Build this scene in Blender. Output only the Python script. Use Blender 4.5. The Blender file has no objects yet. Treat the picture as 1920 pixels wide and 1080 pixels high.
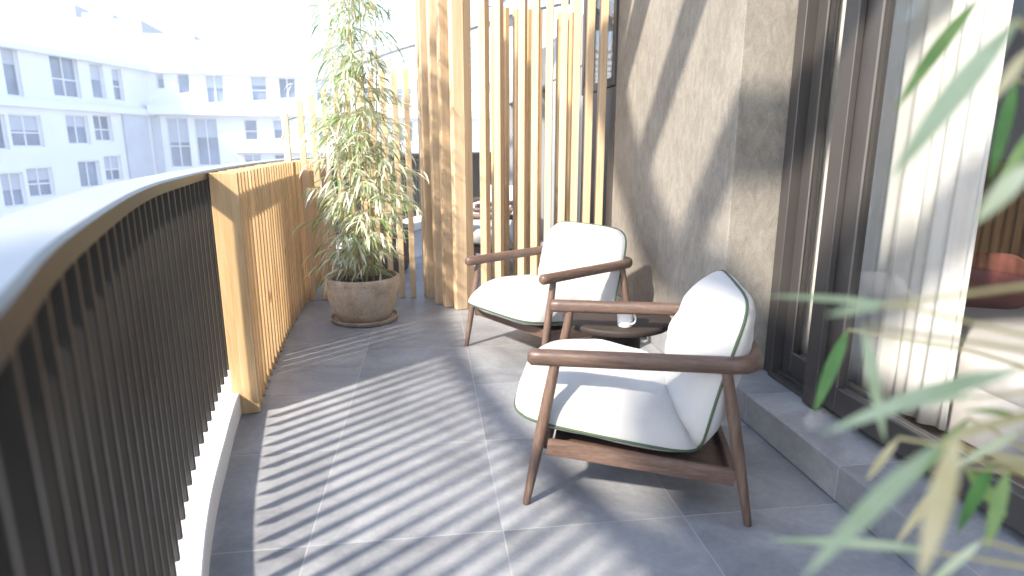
import bpy, math, random
from mathutils import Vector, Matrix, noise
random.seed(7)
R = math.radians
scn = bpy.context.scene
COL = scn.collection

# ------------------------------------------------------------------ helpers
class MB:
    def __init__(s): s.v=[]; s.f=[]; s.mi=[]
    def quad_faces(s, vs, fs, m=0):
        o=len(s.v); s.v+= [tuple(p) for p in vs]
        s.f+=[tuple(i+o for i in f) for f in fs]; s.mi+=[m]*len(fs)
    def box(s, c, size, rz=0, m=0, rot=None):
        x,y,z=[k/2 for k in size]
        vs=[Vector((sx*x,sy*y,sz*z)) for sz in(-1,1) for sy in(-1,1) for sx in(-1,1)]
        M=rot if rot else Matrix.Rotation(rz,3,'Z')
        vs=[M@p+Vector(c) for p in vs]
        s.quad_faces(vs,[(0,2,3,1),(4,5,7,6),(0,1,5,4),(2,6,7,3),(0,4,6,2),(1,3,7,5)],m)
    def bb(s,x0,x1,y0,y1,z0,z1,m=0):
        s.box(((x0+x1)/2,(y0+y1)/2,(z0+z1)/2),(abs(x1-x0),abs(y1-y0),abs(z1-z0)),m=m)
    def tube(s, pts, rad, n=8, m=0, caps=True, flat=None):
        pts=[Vector(p) for p in pts]; N=len(pts)
        rads=rad if isinstance(rad,(list,tuple)) else [rad]*N
        vs=[];up0=None
        for i,p in enumerate(pts):
            t=(pts[min(i+1,N-1)]-pts[max(i-1,0)]).normalized()
            if up0 is None:
                up0=Vector((0,0,1)) if abs(t.z)<.9 else Vector((1,0,0))
            a=t.cross(up0).normalized(); b=a.cross(t).normalized(); up0=b
            for k in range(n):
                w=2*math.pi*k/n
                vs.append(p+(a*math.cos(w)+b*math.sin(w))*rads[i])
        fs=[]
        for i in range(N-1):
            for k in range(n):
                k2=(k+1)%n
                fs.append((i*n+k,i*n+k2,(i+1)*n+k2,(i+1)*n+k))
        if caps:
            fs.append(tuple(range(n-1,-1,-1))); fs.append(tuple((N-1)*n+k for k in range(n)))
        s.quad_faces(vs,fs,m)
    def sweep(s, pts, w, h, n=16, e=3.2, closed=False, endround=True, m=0):
        # rounded-rectangle profile along a mostly horizontal path
        pts=[Vector(p) for p in pts]; N=len(pts); vs=[]
        for i,p in enumerate(pts):
            if closed: t=pts[(i+1)%N]-pts[i-1]
            else: t=pts[min(i+1,N-1)]-pts[max(i-1,0)]
            t.normalize(); a=t.cross(Vector((0,0,1))).normalized(); b=a.cross(t).normalized()
            k_=1.0
            if endround and not closed and i in(0,N-1): k_=.62
            for k in range(n):
                q=2*math.pi*k/n; c_,s_=math.cos(q),math.sin(q)
                r=(abs(c_)**e+abs(s_)**e)**(-1/e)
                vs.append(p+a*(c_*r*w/2*k_)+b*(s_*r*h/2*k_))
        fs=[]
        M_=N if closed else N-1
        for i in range(M_):
            j=(i+1)%N
            for k in range(n):
                k2=(k+1)%n; fs.append((i*n+k,i*n+k2,j*n+k2,j*n+k))
        if not closed:
            fs.append(tuple(range(n-1,-1,-1))); fs.append(tuple((N-1)*n+k for k in range(n)))
        s.quad_faces(vs,fs,m)
    def lathe(s, prof, seg=48, c=(0,0,0), m=0):
        vs=[];n=len(prof)
        for k in range(seg):
            a=2*math.pi*k/seg
            for r,z in prof: vs.append((c[0]+r*math.cos(a),c[1]+r*math.sin(a),c[2]+z))
        fs=[]
        for k in range(seg):
            k2=(k+1)%seg
            for i in range(n-1): fs.append((k*n+i,k2*n+i,k2*n+i+1,k*n+i+1))
        if prof[0][0]>1e-6: fs.append(tuple(k*n for k in range(seg-1,-1,-1)))
        if prof[-1][0]>1e-6: fs.append(tuple(k*n+n-1 for k in range(seg)))
        s.quad_faces(vs,fs,m)
    def prism(s, poly, z0, z1, m=0):
        n=len(poly)
        vs=[(x,y,z0) for x,y in poly]+[(x,y,z1) for x,y in poly]
        fs=[tuple(range(n-1,-1,-1)),tuple(range(n,2*n))]
        for i in range(n): j=(i+1)%n; fs.append((i,j,n+j,n+i))
        s.quad_faces(vs,fs,m)
    def strip(s, A, B, m=0):
        n=len(A); s.quad_faces(list(A)+list(B),[(i,i+1,n+i+1,n+i) for i in range(n-1)],m)
    def build(s, name, mat, parent=None, smooth=False, bevel=0, seg=2, angle=None):
        me=bpy.data.meshes.new(name); me.from_pydata(s.v,[],s.f)
        mats=mat if isinstance(mat,(list,tuple)) else [mat]
        for q in mats: me.materials.append(q)
        for p,i in zip(me.polygons,s.mi): p.material_index=i
        import bmesh
        bm=bmesh.new(); bm.from_mesh(me); bmesh.ops.recalc_face_normals(bm,faces=bm.faces); bm.to_mesh(me); bm.free()
        if smooth:
            for p in me.polygons: p.use_smooth=True
            if angle: 
                try: me.set_sharp_from_angle(angle=R(angle))
                except Exception: pass
        o=bpy.data.objects.new(name,me); COL.objects.link(o)
        if parent: o.parent=parent
        if bevel:
            b=o.modifiers.new('bevel','BEVEL'); b.width=bevel; b.segments=seg; b.limit_method='ANGLE'; b.angle_limit=R(40)
        return o

def tag(o,label=None,cat=None,group=None,kind=None):
    if label: o['label']=label
    if cat: o['category']=cat
    if group: o['group']=group
    if kind: o['kind']=kind
    return o
def empty(name,loc=(0,0,0),rz=0,label=None,cat=None,group=None):
    o=bpy.data.objects.new(name,None); COL.objects.link(o); o.location=loc; o.rotation_euler=(0,0,rz); o.empty_display_size=.1
    return tag(o,label,cat,group)
def dup(root,loc,rz,label=None,group=None):
    def rec(o,par):
        c=o.copy(); COL.objects.link(c)
        if par: c.parent=par
        for ch in [k for k in o.children]: rec(ch,c)
        return c
    r=rec(root,None); r.location=loc; r.rotation_euler=(0,0,rz)
    if label: r['label']=label
    if group: r['group']=group
    return r

def catmull(P,n=8):
    P=[Vector(p) for p in P]; out=[]
    Q=[P[0]*2-P[1]]+P+[P[-1]*2-P[-2]]
    for i in range(1,len(Q)-2):
        for k in range(n):
            t=k/n; a,b,c,d=Q[i-1],Q[i],Q[i+1],Q[i+2]
            out.append(.5*((2*b)+(c-a)*t+(2*a-5*b+4*c-d)*t*t+(3*b-a-3*c+d)*t**3))
    out.append(P[-1]); return out
class Curve2:
    def __init__(s,pts,n=12):
        s.p=catmull([(x,y,0) for x,y in pts],n); s.L=[0]
        for a,b in zip(s.p,s.p[1:]): s.L.append(s.L[-1]+(b-a).length)
    def at(s,l):
        l=max(0,min(l,s.L[-1]-1e-6)); i=0
        lo,hi=0,len(s.L)-1
        while hi-lo>1:
            mid=(lo+hi)//2
            if s.L[mid]<=l: lo=mid
            else: hi=mid
        k=(l-s.L[lo])/(s.L[hi]-s.L[lo]); p=s.p[lo].lerp(s.p[hi],k)
        t0=(s.p[min(lo+1,len(s.p)-1)]-s.p[max(lo-1,0)]).normalized()
        t1=(s.p[min(hi+1,len(s.p)-1)]-s.p[lo]).normalized()
        t=t0.lerp(t1,k).normalized()
        return p,t,Vector((t.y,-t.x,0))       # normal to the right of travel
    def l_at_y(s,y):
        for i in range(len(s.p)-1):
            if s.p[i].y<=y<s.p[i+1].y: return s.L[i]+(s.L[i+1]-s.L[i])*(y-s.p[i].y)/(s.p[i+1].y-s.p[i].y)
        return s.L[-1]
    def off(s,d,l0=0,l1=None,step=.08):
        l1=l1 or s.L[-1]; n=max(2,int((l1-l0)/step)); out=[]
        for i in range(n+1):
            p,t,nn=s.at(l0+(l1-l0)*i/n); out.append(p+nn*d)
        return out

# ------------------------------------------------------------------ materials
def newmat(name):
    m=bpy.data.materials.new(name); m.use_nodes=True; nt=m.node_tree
    return m,nt,nt.nodes['Principled BSDF'],nt.nodes['Material Output']
def N(nt,t,**k):
    n=nt.nodes.new(t)
    for a,b in k.items():
        if a in n.inputs: n.inputs[a].default_value=b
        else: setattr(n,a,b)
    return n
def ramp(nt,stops):
    r=nt.nodes.new('ShaderNodeValToRGB'); e=r.color_ramp.elements
    while len(e)<len(stops): e.new(.5)
    for q,(p,c) in zip(e,stops):
        q.position=p; q.color=(*c,1) if len(c)==3 else c
    return r
def simple(name,col,rough=.5,metal=0,noise_amt=.06,scale=6,bump=0,bscale=200,spec=.5):
    m,nt,b,o=newmat(name); L=nt.links.new
    tc=N(nt,'ShaderNodeTexCoord'); nz=N(nt,'ShaderNodeTexNoise',Scale=scale,Detail=5)
    L(tc.outputs['Object'],nz.inputs['Vector'])
    d=noise_amt
    r=ramp(nt,[(.3,[c*(1-d) for c in col]),(.7,[min(1,c*(1+d)) for c in col])])
    L(nz.outputs['Fac'],r.inputs[0]); L(r.outputs[0],b.inputs['Base Color'])
    b.inputs['Roughness'].default_value=rough; b.inputs['Metallic'].default_value=metal
    b.inputs['Specular IOR Level'].default_value=spec
    if bump:
        n2=N(nt,'ShaderNodeTexNoise',Scale=bscale,Detail=4); L(tc.outputs['Object'],n2.inputs['Vector'])
        bp=N(nt,'ShaderNodeBump',Strength=bump,Distance=.002); L(n2.outputs['Fac'],bp.inputs['Height']); L(bp.outputs[0],b.inputs['Normal'])
    return m
def wood(name,dark,mid,light,scale=(38,38,1.6),rough=.55,bump=.12,knots=True):
    m,nt,b,o=newmat(name); L=nt.links.new
    tc=N(nt,'ShaderNodeTexCoord'); oi=N(nt,'ShaderNodeObjectInfo')
    mul=N(nt,'ShaderNodeVectorMath',operation='SCALE'); comb=N(nt,'ShaderNodeCombineXYZ',X=13.1,Y=7.7,Z=21.3)
    L(comb.outputs[0],mul.inputs[0]); L(oi.outputs['Random'],mul.inputs['Scale'])
    add=N(nt,'ShaderNodeVectorMath',operation='ADD'); L(tc.outputs['Object'],add.inputs[0]); L(mul.outputs[0],add.inputs[1])
    mp=N(nt,'ShaderNodeMapping'); mp.inputs['Scale'].default_value=scale; L(add.outputs[0],mp.inputs['Vector'])
    n1=N(nt,'ShaderNodeTexNoise',Scale=1.0,Detail=6,Roughness=.62,Distortion=.6); L(mp.outputs[0],n1.inputs['Vector'])
    n2=N(nt,'ShaderNodeTexNoise',Scale=4.5,Detail=3,Roughness=.6); L(mp.outputs[0],n2.inputs['Vector'])
    n3=N(nt,'ShaderNodeTexNoise',Scale=.22,Detail=2); L(mp.outputs[0],n3.inputs['Vector'])
    mx=N(nt,'ShaderNodeMix',data_type='FLOAT'); mx.inputs[0].default_value=.35
    L(n1.outputs['Fac'],mx.inputs[2]); L(n2.outputs['Fac'],mx.inputs[3])
    r=ramp(nt,[(.3,dark),(.5,mid),(.7,light)]); L(mx.outputs[0],r.inputs[0])
    hsv=N(nt,'ShaderNodeHueSaturation'); L(r.outputs[0],hsv.inputs['Color'])
    mr=N(nt,'ShaderNodeMapRange'); mr.inputs['To Min'].default_value=.84; mr.inputs['To Max'].default_value=1.14
    L(oi.outputs['Random'],mr.inputs['Value'])
    mr2=N(nt,'ShaderNodeMapRange'); mr2.inputs['From Min'].default_value=.3; mr2.inputs['From Max'].default_value=.7
    mr2.inputs['To Min'].default_value=.9; mr2.inputs['To Max'].default_value=1.08; L(n3.outputs['Fac'],mr2.inputs['Value'])
    mm=N(nt,'ShaderNodeMath',operation='MULTIPLY'); L(mr.outputs[0],mm.inputs[0]); L(mr2.outputs[0],mm.inputs[1]); L(mm.outputs[0],hsv.inputs['Value'])
    last=hsv.outputs[0]
    if knots:
        mp2=N(nt,'ShaderNodeMapping'); mp2.inputs['Scale'].default_value=(9,9,2.6); L(add.outputs[0],mp2.inputs['Vector'])
        vo=N(nt,'ShaderNodeTexVoronoi',Scale=1.0,Randomness=1.0); L(mp2.outputs[0],vo.inputs['Vector'])
        kr=ramp(nt,[(.045,(1,1,1)),(.12,(0,0,0))]); L(vo.outputs['Distance'],kr.inputs[0])
        mk=N(nt,'ShaderNodeMix',data_type='RGBA'); L(kr.outputs[0],mk.inputs[0]); L(last,mk.inputs[6])
        mk.inputs[7].default_value=(dark[0]*.6,dark[1]*.5,dark[2]*.45,1); last=mk.outputs[2]
    L(last,b.inputs['Base Color']); b.inputs['Roughness'].default_value=rough
    bp=N(nt,'ShaderNodeBump',Strength=bump,Distance=.002); L(mx.outputs[0],bp.inputs['Height']); L(bp.outputs[0],b.inputs['Normal'])
    return m

M={}
M['larch']=wood('larch',(.43,.25,.10),(.60,.395,.19),(.69,.49,.275))
M['larch_pale']=wood('larch_pale',(.47,.315,.165),(.61,.435,.26),(.69,.52,.34),knots=False)
M['walnut']=wood('walnut',(.055,.032,.022),(.115,.07,.05),(.19,.122,.09),scale=(60,7,60),rough=.45,bump=.18,knots=False)
M['walnut_leg']=wood('walnut_leg',(.06,.036,.026),(.125,.077,.055),(.20,.13,.095),scale=(60,60,6),rough=.45,bump=.18,knots=False)
M['headboard']=wood('headboard',(.035,.02,.013),(.065,.038,.024),(.09,.055,.036),scale=(30,30,1.5),rough=.5,knots=False)
M['bronze']=simple('bronze',(.040,.037,.034),.34,.4,.12,9,.08,90)
M['rail_top_skylit']=simple('rail_top_skylit',(.34,.33,.32),.30,.25,.05,5)  # sky reflection on the railing's top put into a paler grey
M['frame_metal']=simple('frame_metal',(.066,.059,.054),.42,.25,.06,5)
M['bead']=simple('bead',(.13,.12,.11),.5,.1,.05,5)
M['dark_interior']=simple('dark_interior',(.045,.045,.05),.45,.2,.08,4)  # darkness of unlit interiors put into the colour
M['grey_metal']=simple('grey_metal',(.34,.345,.35),.45,.1,.05,3)
M['table']=simple('table',(.034,.025,.020),.6,0,.2,14,.1,60,.3)
M['white_plaster']=simple('white_plaster',(.80,.79,.77),.75,0,.03,3,.15,60)
M['facade_white']=simple('facade_white',(.75,.76,.77),.85,0,.03,.6)
M['facade_grey']=simple('facade_grey',(.50,.53,.58),.8,0,.06,1.2)
M['roof_pale']=simple('roof_pale',(.30,.32,.35),.9,0,.05,.3)
M['porcelain']=simple('porcelain',(.86,.86,.85),.25,0,.01,5)
M['soil']=simple('soil',(.06,.038,.025),.95,0,.5,60,.8,90)
M['cushion_red']=simple('cushion_red',(.13,.035,.028),.9,0,.25,9,.3,120)
M['towel_white']=simple('towel_white',(.82,.82,.81),.95,0,.03,30,1,260)
M['towel_tan']=simple('towel_tan',(.30,.21,.13),.95,0,.08,30,1,260)
M['bed']=simple('bed',(.50,.47,.45),.9,0,.05,14,.3,150)
M['inner_wall']=simple('inner_wall',(.30,.28,.26),.9,0,.03,3)
M['inner_floor']=simple('inner_floor',(.20,.14,.09),.5,0,.1,8)
M['street']=simple('street',(.30,.30,.31),.9,0,.15,.15)
M['grey_pot']=simple('grey_pot',(.13,.12,.11),.8,0,.15,12,.4,60)
M['culm']=simple('culm',(.42,.36,.16),.45,0,.25,9)
M['canvas']=simple('canvas',(.74,.74,.73),.85,0,.03,4)

def fabric():
    m,nt,b,o=newmat('ivory_fabric'); L=nt.links.new
    tc=N(nt,'ShaderNodeTexCoord')
    n=N(nt,'ShaderNodeTexNoise',Scale=420,Detail=2); L(tc.outputs['Object'],n.inputs['Vector'])
    n2=N(nt,'ShaderNodeTexNoise',Scale=7,Detail=3,Roughness=.5); L(tc.outputs['Object'],n2.inputs['Vector'])
    r=ramp(nt,[(.3,(.43,.42,.405)),(.7,(.49,.48,.465))]); L(n.outputs['Fac'],r.inputs[0]); L(r.outputs[0],b.inputs['Base Color'])
    b.inputs['Roughness'].default_value=.95; b.inputs['Sheen Weight'].default_value=.25; b.inputs['Specular IOR Level'].default_value=.2
    bp=N(nt,'ShaderNodeBump',Strength=.25,Distance=.002); L(n.outputs['Fac'],bp.inputs['Height'])
    bp2=N(nt,'ShaderNodeBump',Strength=.35,Distance=.02); L(n2.outputs['Fac'],bp2.inputs['Height']); L(bp.outputs[0],bp2.inputs['Normal']); L(bp2.outputs[0],b.inputs['Normal'])
    return m
M['fabric']=fabric()
M['piping']=simple('piping',(.055,.085,.045),.8,0,.1,60)

def tiles(name,x0,dx,y0,dy,vertical=False):
    m,nt,b,o=newmat(name); L=nt.links.new
    tc=N(nt,'ShaderNodeTexCoord'); sp=N(nt,'ShaderNodeSeparateXYZ'); L(tc.outputs['Object'],sp.inputs[0])
    def cell(out,o0,d):
        a=N(nt,'ShaderNodeMath',operation='SUBTRACT'); a.inputs[1].default_value=o0; L(out,a.inputs[0])
        q=N(nt,'ShaderNodeMath',operation='DIVIDE'); q.inputs[1].default_value=d; L(a.outputs[0],q.inputs[0])
        fl=N(nt,'ShaderNodeMath',operation='FLOOR'); L(q.outputs[0],fl.inputs[0])
        fr=N(nt,'ShaderNodeMath',operation='FRACT'); L(q.outputs[0],fr.inputs[0])
        c=N(nt,'ShaderNodeMath',operation='SUBTRACT'); L(fr.outputs[0],c.inputs[0]); c.inputs[1].default_value=.5
        ab=N(nt,'ShaderNodeMath',operation='ABSOLUTE'); L(c.outputs[0],ab.inputs[0])
        g=N(nt,'ShaderNodeMath',operation='GREATER_THAN'); g.inputs[1].default_value=.5-.0022/d; L(ab.outputs[0],g.inputs[0])
        return fl,g
    fx,gx=cell(sp.outputs['X'],x0,dx); fy,gy=cell(sp.outputs['Y'],y0,dy)
    g=N(nt,'ShaderNodeMath',operation='MAXIMUM'); L(gx.outputs[0],g.inputs[0]); L(gy.outputs[0],g.inputs[1])
    cv=N(nt,'ShaderNodeCombineXYZ'); L(fx.outputs[0],cv.inputs[0]); L(fy.outputs[0],cv.inputs[1])
    wn=N(nt,'ShaderNodeTexWhiteNoise'); L(cv.outputs[0],wn.inputs['Vector'])
    off=N(nt,'ShaderNodeVectorMath',operation='SCALE'); off.inputs['Scale'].default_value=9; L(wn.outputs['Color'],off.inputs[0])
    ad=N(nt,'ShaderNodeVectorMath',operation='ADD'); L(tc.outputs['Object'],ad.inputs[0]); L(off.outputs[0],ad.inputs[1])
    n1=N(nt,'ShaderNodeTexNoise',Scale=2.6,Detail=8,Roughness=.62,Distortion=.8); L(ad.outputs[0],n1.inputs['Vector'])
    n2=N(nt,'ShaderNodeTexNoise',Scale=38,Detail=5,Roughness=.7); L(ad.outputs[0],n2.inputs['Vector'])
    mx=N(nt,'ShaderNodeMix',data_type='FLOAT'); mx.inputs[0].default_value=.25; L(n1.outputs['Fac'],mx.inputs[2]); L(n2.outputs['Fac'],mx.inputs[3])
    r=ramp(nt,[(.33,(.160,.165,.174)),(.5,(.246,.250,.258)),(.68,(.350,.350,.352))]); L(mx.outputs[0],r.inputs[0])
    hs=N(nt,'ShaderNodeHueSaturation'); L(r.outputs[0],hs.inputs['Color'])
    mr=N(nt,'ShaderNodeMapRange'); mr.inputs['To Min'].default_value=.9; mr.inputs['To Max'].default_value=1.1; L(wn.outputs['Value'],mr.inputs['Value']); L(mr.outputs[0],hs.inputs['Value'])
    mk=N(nt,'ShaderNodeMix',data_type='RGBA'); L(g.outputs[0],mk.inputs[0]); L(hs.outputs[0],mk.inputs[6]); mk.inputs[7].default_value=(.36,.355,.35,1)
    L(mk.outputs[2],b.inputs['Base Color'])
    rr=N(nt,'ShaderNodeMapRange'); rr.inputs['To Min'].default_value=.38; rr.inputs['To Max'].default_value=.62; L(n1.outputs['Fac'],rr.inputs['Value']); L(rr.outputs[0],b.inputs['Roughness'])
    iv=N(nt,'ShaderNodeMath',operation='SUBTRACT'); iv.inputs[0].default_value=1; L(g.outputs[0],iv.inputs[1])
    hh=N(nt,'ShaderNodeMath',operation='MULTIPLY_ADD'); L(n2.outputs['Fac'],hh.inputs[0]); hh.inputs[1].default_value=.15; L(iv.outputs[0],hh.inputs[2])
    bp=N(nt,'ShaderNodeBump',Strength=.35,Distance=.0015); L(hh.outputs[0],bp.inputs['Height']); L(bp.outputs[0],b.inputs['Normal'])
    return m
M['tiles']=tiles('grey_tiles',-.417,.63,1.82,.655)
M['step_tiles']=tiles('step_tiles',-5.1,3,1.18,.655)

def concrete():
    m,nt,b,o=newmat('board_concrete'); L=nt.links.new
    tc=N(nt,'ShaderNodeTexCoord')
    mp=N(nt,'ShaderNodeMapping'); mp.inputs['Scale'].default_value=(13,13,6.5); L(tc.outputs['Object'],mp.inputs['Vector'])
    n1=N(nt,'ShaderNodeTexNoise',Scale=1.4,Detail=9,Roughness=.72,Distortion=1.1); L(mp.outputs[0],n1.inputs['Vector'])
    n2=N(nt,'ShaderNodeTexNoise',Scale=1.7,Detail=5,Roughness=.6); L(tc.outputs['Object'],n2.inputs['Vector'])
    n3=N(nt,'ShaderNodeTexNoise',Scale=190,Detail=4,Roughness=.7); L(tc.outputs['Object'],n3.inputs['Vector'])
    vo=N(nt,'ShaderNodeTexVoronoi',Scale=34,Randomness=1); L(tc.outputs['Object'],vo.inputs['Vector'])
    mx=N(nt,'ShaderNodeMix',data_type='FLOAT'); mx.inputs[0].default_value=.4; L(n1.outputs['Fac'],mx.inputs[2]); L(n2.outputs['Fac'],mx.inputs[3])
    mx2=N(nt,'ShaderNodeMix',data_type='FLOAT'); mx2.inputs[0].default_value=.36; L(mx.outputs[0],mx2.inputs[2]); L(n3.outputs['Fac'],mx2.inputs[3])
    r=ramp(nt,[(.36,(.125,.111,.092)),(.47,(.202,.181,.150)),(.54,(.252,.228,.191)),(.64,(.34,.312,.265))]); L(mx2.outputs[0],r.inputs[0])
    pr=ramp(nt,[(.05,(0,0,0)),(.13,(1,1,1))]); L(vo.outputs['Distance'],pr.inputs[0])
    gate=ramp(nt,[(.54,(1,1,1)),(.6,(0,0,0))]); L(n2.outputs['Fac'],gate.inputs[0])
    mxp=N(nt,'ShaderNodeMath',operation='MAXIMUM'); L(pr.outputs[0],mxp.inputs[0]); L(gate.outputs[0],mxp.inputs[1])
    mk=N(nt,'ShaderNodeMix',data_type='RGBA'); L(mxp.outputs[0],mk.inputs[0]); mk.inputs[6].default_value=(.13,.105,.085,1); L(r.outputs[0],mk.inputs[7])
    L(mk.outputs[2],b.inputs['Base Color']); b.inputs['Roughness'].default_value=.85
    h=N(nt,'ShaderNodeMath',operation='MULTIPLY_ADD'); L(mxp.outputs[0],h.inputs[0]); h.inputs[1].default_value=.6; L(mx2.outputs[0],h.inputs[2])
    bp=N(nt,'ShaderNodeBump',Strength=.55,Distance=.006); L(h.outputs[0],bp.inputs['Height']); L(bp.outputs[0],b.inputs['Normal'])
    return m
M['concrete']=concrete()
def potmat():
    m,nt,b,o=newmat('speckled_stone'); L=nt.links.new
    tc=N(nt,'ShaderNodeTexCoord')
    n1=N(nt,'ShaderNodeTexNoise',Scale=7,Detail=7,Roughness=.65); L(tc.outputs['Object'],n1.inputs['Vector'])
    n2=N(nt,'ShaderNodeTexNoise',Scale=90,Detail=4,Roughness=.7); L(tc.outputs['Object'],n2.inputs['Vector'])
    mx=N(nt,'ShaderNodeMix',data_type='FLOAT'); mx.inputs[0].default_value=.4; L(n1.outputs['Fac'],mx.inputs[2]); L(n2.outputs['Fac'],mx.inputs[3])
    r=ramp(nt,[(.34,(.27,.185,.115)),(.5,(.43,.34,.245)),(.66,(.54,.46,.37))]); L(mx.outputs[0],r.inputs[0])
    vo=N(nt,'ShaderNodeTexVoronoi',Scale=48); L(tc.outputs['Object'],vo.inputs['Vector'])
    pr=ramp(nt,[(.10,(0,0,0)),(.2,(1,1,1))]); L(vo.outputs['Distance'],pr.inputs[0])
    mk=N(nt,'ShaderNodeMix',data_type='RGBA'); L(pr.outputs[0],mk.inputs[0]); mk.inputs[6].default_value=(.14,.095,.065,1); L(r.outputs[0],mk.inputs[7])
    L(mk.outputs[2],b.inputs['Base Color']); b.inputs['Roughness'].default_value=.85
    h=N(nt,'ShaderNodeMath',operation='MULTIPLY_ADD'); L(pr.outputs[0],h.inputs[0]); h.inputs[1].default_value=.6; L(n2.outputs['Fac'],h.inputs[2])
    bp=N(nt,'ShaderNodeBump',Strength=.5,Distance=.004); L(h.outputs[0],bp.inputs['Height']); L(bp.outputs[0],b.inputs['Normal'])
    return m
M['stone_pot']=potmat()
def leafmat(name,c0,c1,trans):
    m,nt,b,o=newmat(name); L=nt.links.new
    tc=N(nt,'ShaderNodeTexCoord'); n=N(nt,'ShaderNodeTexNoise',Scale=22,Detail=2); L(tc.outputs['Object'],n.inputs['Vector'])
    r=ramp(nt,[(.35,c0),(.65,c1)]); L(n.outputs['Fac'],r.inputs[0]); L(r.outputs[0],b.inputs['Base Color'])
    b.inputs['Roughness'].default_value=.42
    t=N(nt,'ShaderNodeBsdfTranslucent'); L(r.outputs[0],t.inputs['Color'])
    mx=N(nt,'ShaderNodeMixShader'); mx.inputs[0].default_value=trans; L(b.outputs[0],mx.inputs[1]); L(t.outputs[0],mx.inputs[2]); L(mx.outputs[0],o.inputs['Surface'])
    return m
M['leaf_green']=leafmat('leaf_green',(.13,.24,.06),(.24,.35,.11),.35)
M['leaf_mint']=leafmat('leaf_mint',(.34,.43,.25),(.47,.55,.36),.4)
M['leaf_pale']=leafmat('leaf_pale',(.52,.56,.33),(.68,.70,.49),.35)
M['leaf_cream']=leafmat('leaf_cream',(.68,.66,.50),(.80,.78,.64),.35)
M['leaf_straw']=leafmat('leaf_straw',(.50,.42,.20),(.64,.56,.33),.35)
M['leaf_deep']=leafmat('leaf_deep',(.05,.15,.025),(.10,.24,.05),.35)
def curtainmat(name,col,tf):
    m,nt,b,o=newmat(name); L=nt.links.new
    b.inputs['Base Color'].default_value=(*col,1); b.inputs['Roughness'].default_value=.95
    tc=N(nt,'ShaderNodeTexCoord'); n=N(nt,'ShaderNodeTexNoise',Scale=260,Detail=3); L(tc.outputs['Object'],n.inputs['Vector'])
    bp=N(nt,'ShaderNodeBump',Strength=.4,Distance=.002); L(n.outputs['Fac'],bp.inputs['Height']); L(bp.outputs[0],b.inputs['Normal'])
    t=N(nt,'ShaderNodeBsdfTranslucent'); t.inputs['Color'].default_value=(*col,1)
    mx=N(nt,'ShaderNodeMixShader'); mx.inputs[0].default_value=tf; L(b.outputs[0],mx.inputs[1]); L(t.outputs[0],mx.inputs[2]); L(mx.outputs[0],o.inputs['Surface'])
    return m
M['curtain']=curtainmat('linen_curtain',(.80,.77,.725),.35)
def glassmat(name,tint,refl=1.0):
    m,nt,b,o=newmat(name); L=nt.links.new
    t=N(nt,'ShaderNodeBsdfTransparent'); t.inputs['Color'].default_value=(*tint,1)
    g=N(nt,'ShaderNodeBsdfGlossy'); g.inputs['Roughness'].default_value=.02
    lw=N(nt,'ShaderNodeLayerWeight'); lw.inputs['Blend'].default_value=.5
    pw=N(nt,'ShaderNodeMath',operation='POWER'); pw.inputs[1].default_value=5; L(lw.outputs['Facing'],pw.inputs[0])
    mm=N(nt,'ShaderNodeMath',operation='MULTIPLY_ADD'); mm.inputs[1].default_value=.9*refl; mm.inputs[2].default_value=.04*refl; L(pw.outputs[0],mm.inputs[0])
    mx=N(nt,'ShaderNodeMixShader'); L(mm.outputs[0],mx.inputs[0]); L(t.outputs[0],mx.inputs[1]); L(g.outputs[0],mx.inputs[2]); L(mx.outputs[0],o.inputs['Surface'])
    return m
M['glass']=glassmat('clear_glass',(.97,.975,.975))
M['pane']=simple('far_pane',(.15,.20,.29),.12,0,.35,.7)
M['pane_grey']=simple('far_shutter',(.42,.46,.53),.6,0,.06,2)

# ------------------------------------------------------------------ camera, light, sky
cam=bpy.data.cameras.new('camera'); co=bpy.data.objects.new('camera',cam); COL.objects.link(co); scn.camera=co
f_px=1159.; pitch=math.atan2(265,f_px); yaw=R(7.6)
co.location=(0,0,1.25); co.rotation_euler=(math.pi/2-pitch,0,-yaw)
cam.sensor_width=36; cam.lens=f_px/1920*36; cam.clip_start=.02; cam.clip_end=1500
cam.dof.use_dof=True; cam.dof.focus_distance=2.9; cam.dof.aperture_fstop=2.1; cam.dof.aperture_blades=7
AZ,EL=R(40),R(38)
S=Vector((-math.cos(AZ)*math.cos(EL),-math.sin(AZ)*math.cos(EL),math.sin(EL)))
sun=bpy.data.lights.new('sun','SUN'); sun.energy=3.2; sun.angle=R(2.7); sun.color=(1,.92,.81)
so=bpy.data.objects.new('sun',sun); COL.objects.link(so); so.rotation_euler=(-S).to_track_quat('-Z','Y').to_euler(); so.location=S*30
w=bpy.data.worlds.new('World'); scn.world=w; w.use_nodes=True; nt=w.node_tree
sky=nt.nodes.new('ShaderNodeTexSky'); sky.sky_type='NISHITA'; sky.sun_disc=False; sky.sun_elevation=EL; sky.sun_rotation=math.atan2(S.x,S.y)
sky.air_density=1.0; sky.dust_density=.7; sky.ozone_density=1.0
nt.links.new(sky.outputs[0],nt.nodes['Background'].inputs[0]); nt.nodes['Background'].inputs[1].default_value=.15
vs=scn.view_settings; vs.view_transform='Standard'; vs.look='None'; vs.exposure=1.97; vs.gamma=1
scn.cycles.use_denoising=True; scn.cycles.max_bounces=10; scn.cycles.transparent_max_bounces=16; scn.cycles.sample_clamp_indirect=8

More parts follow.
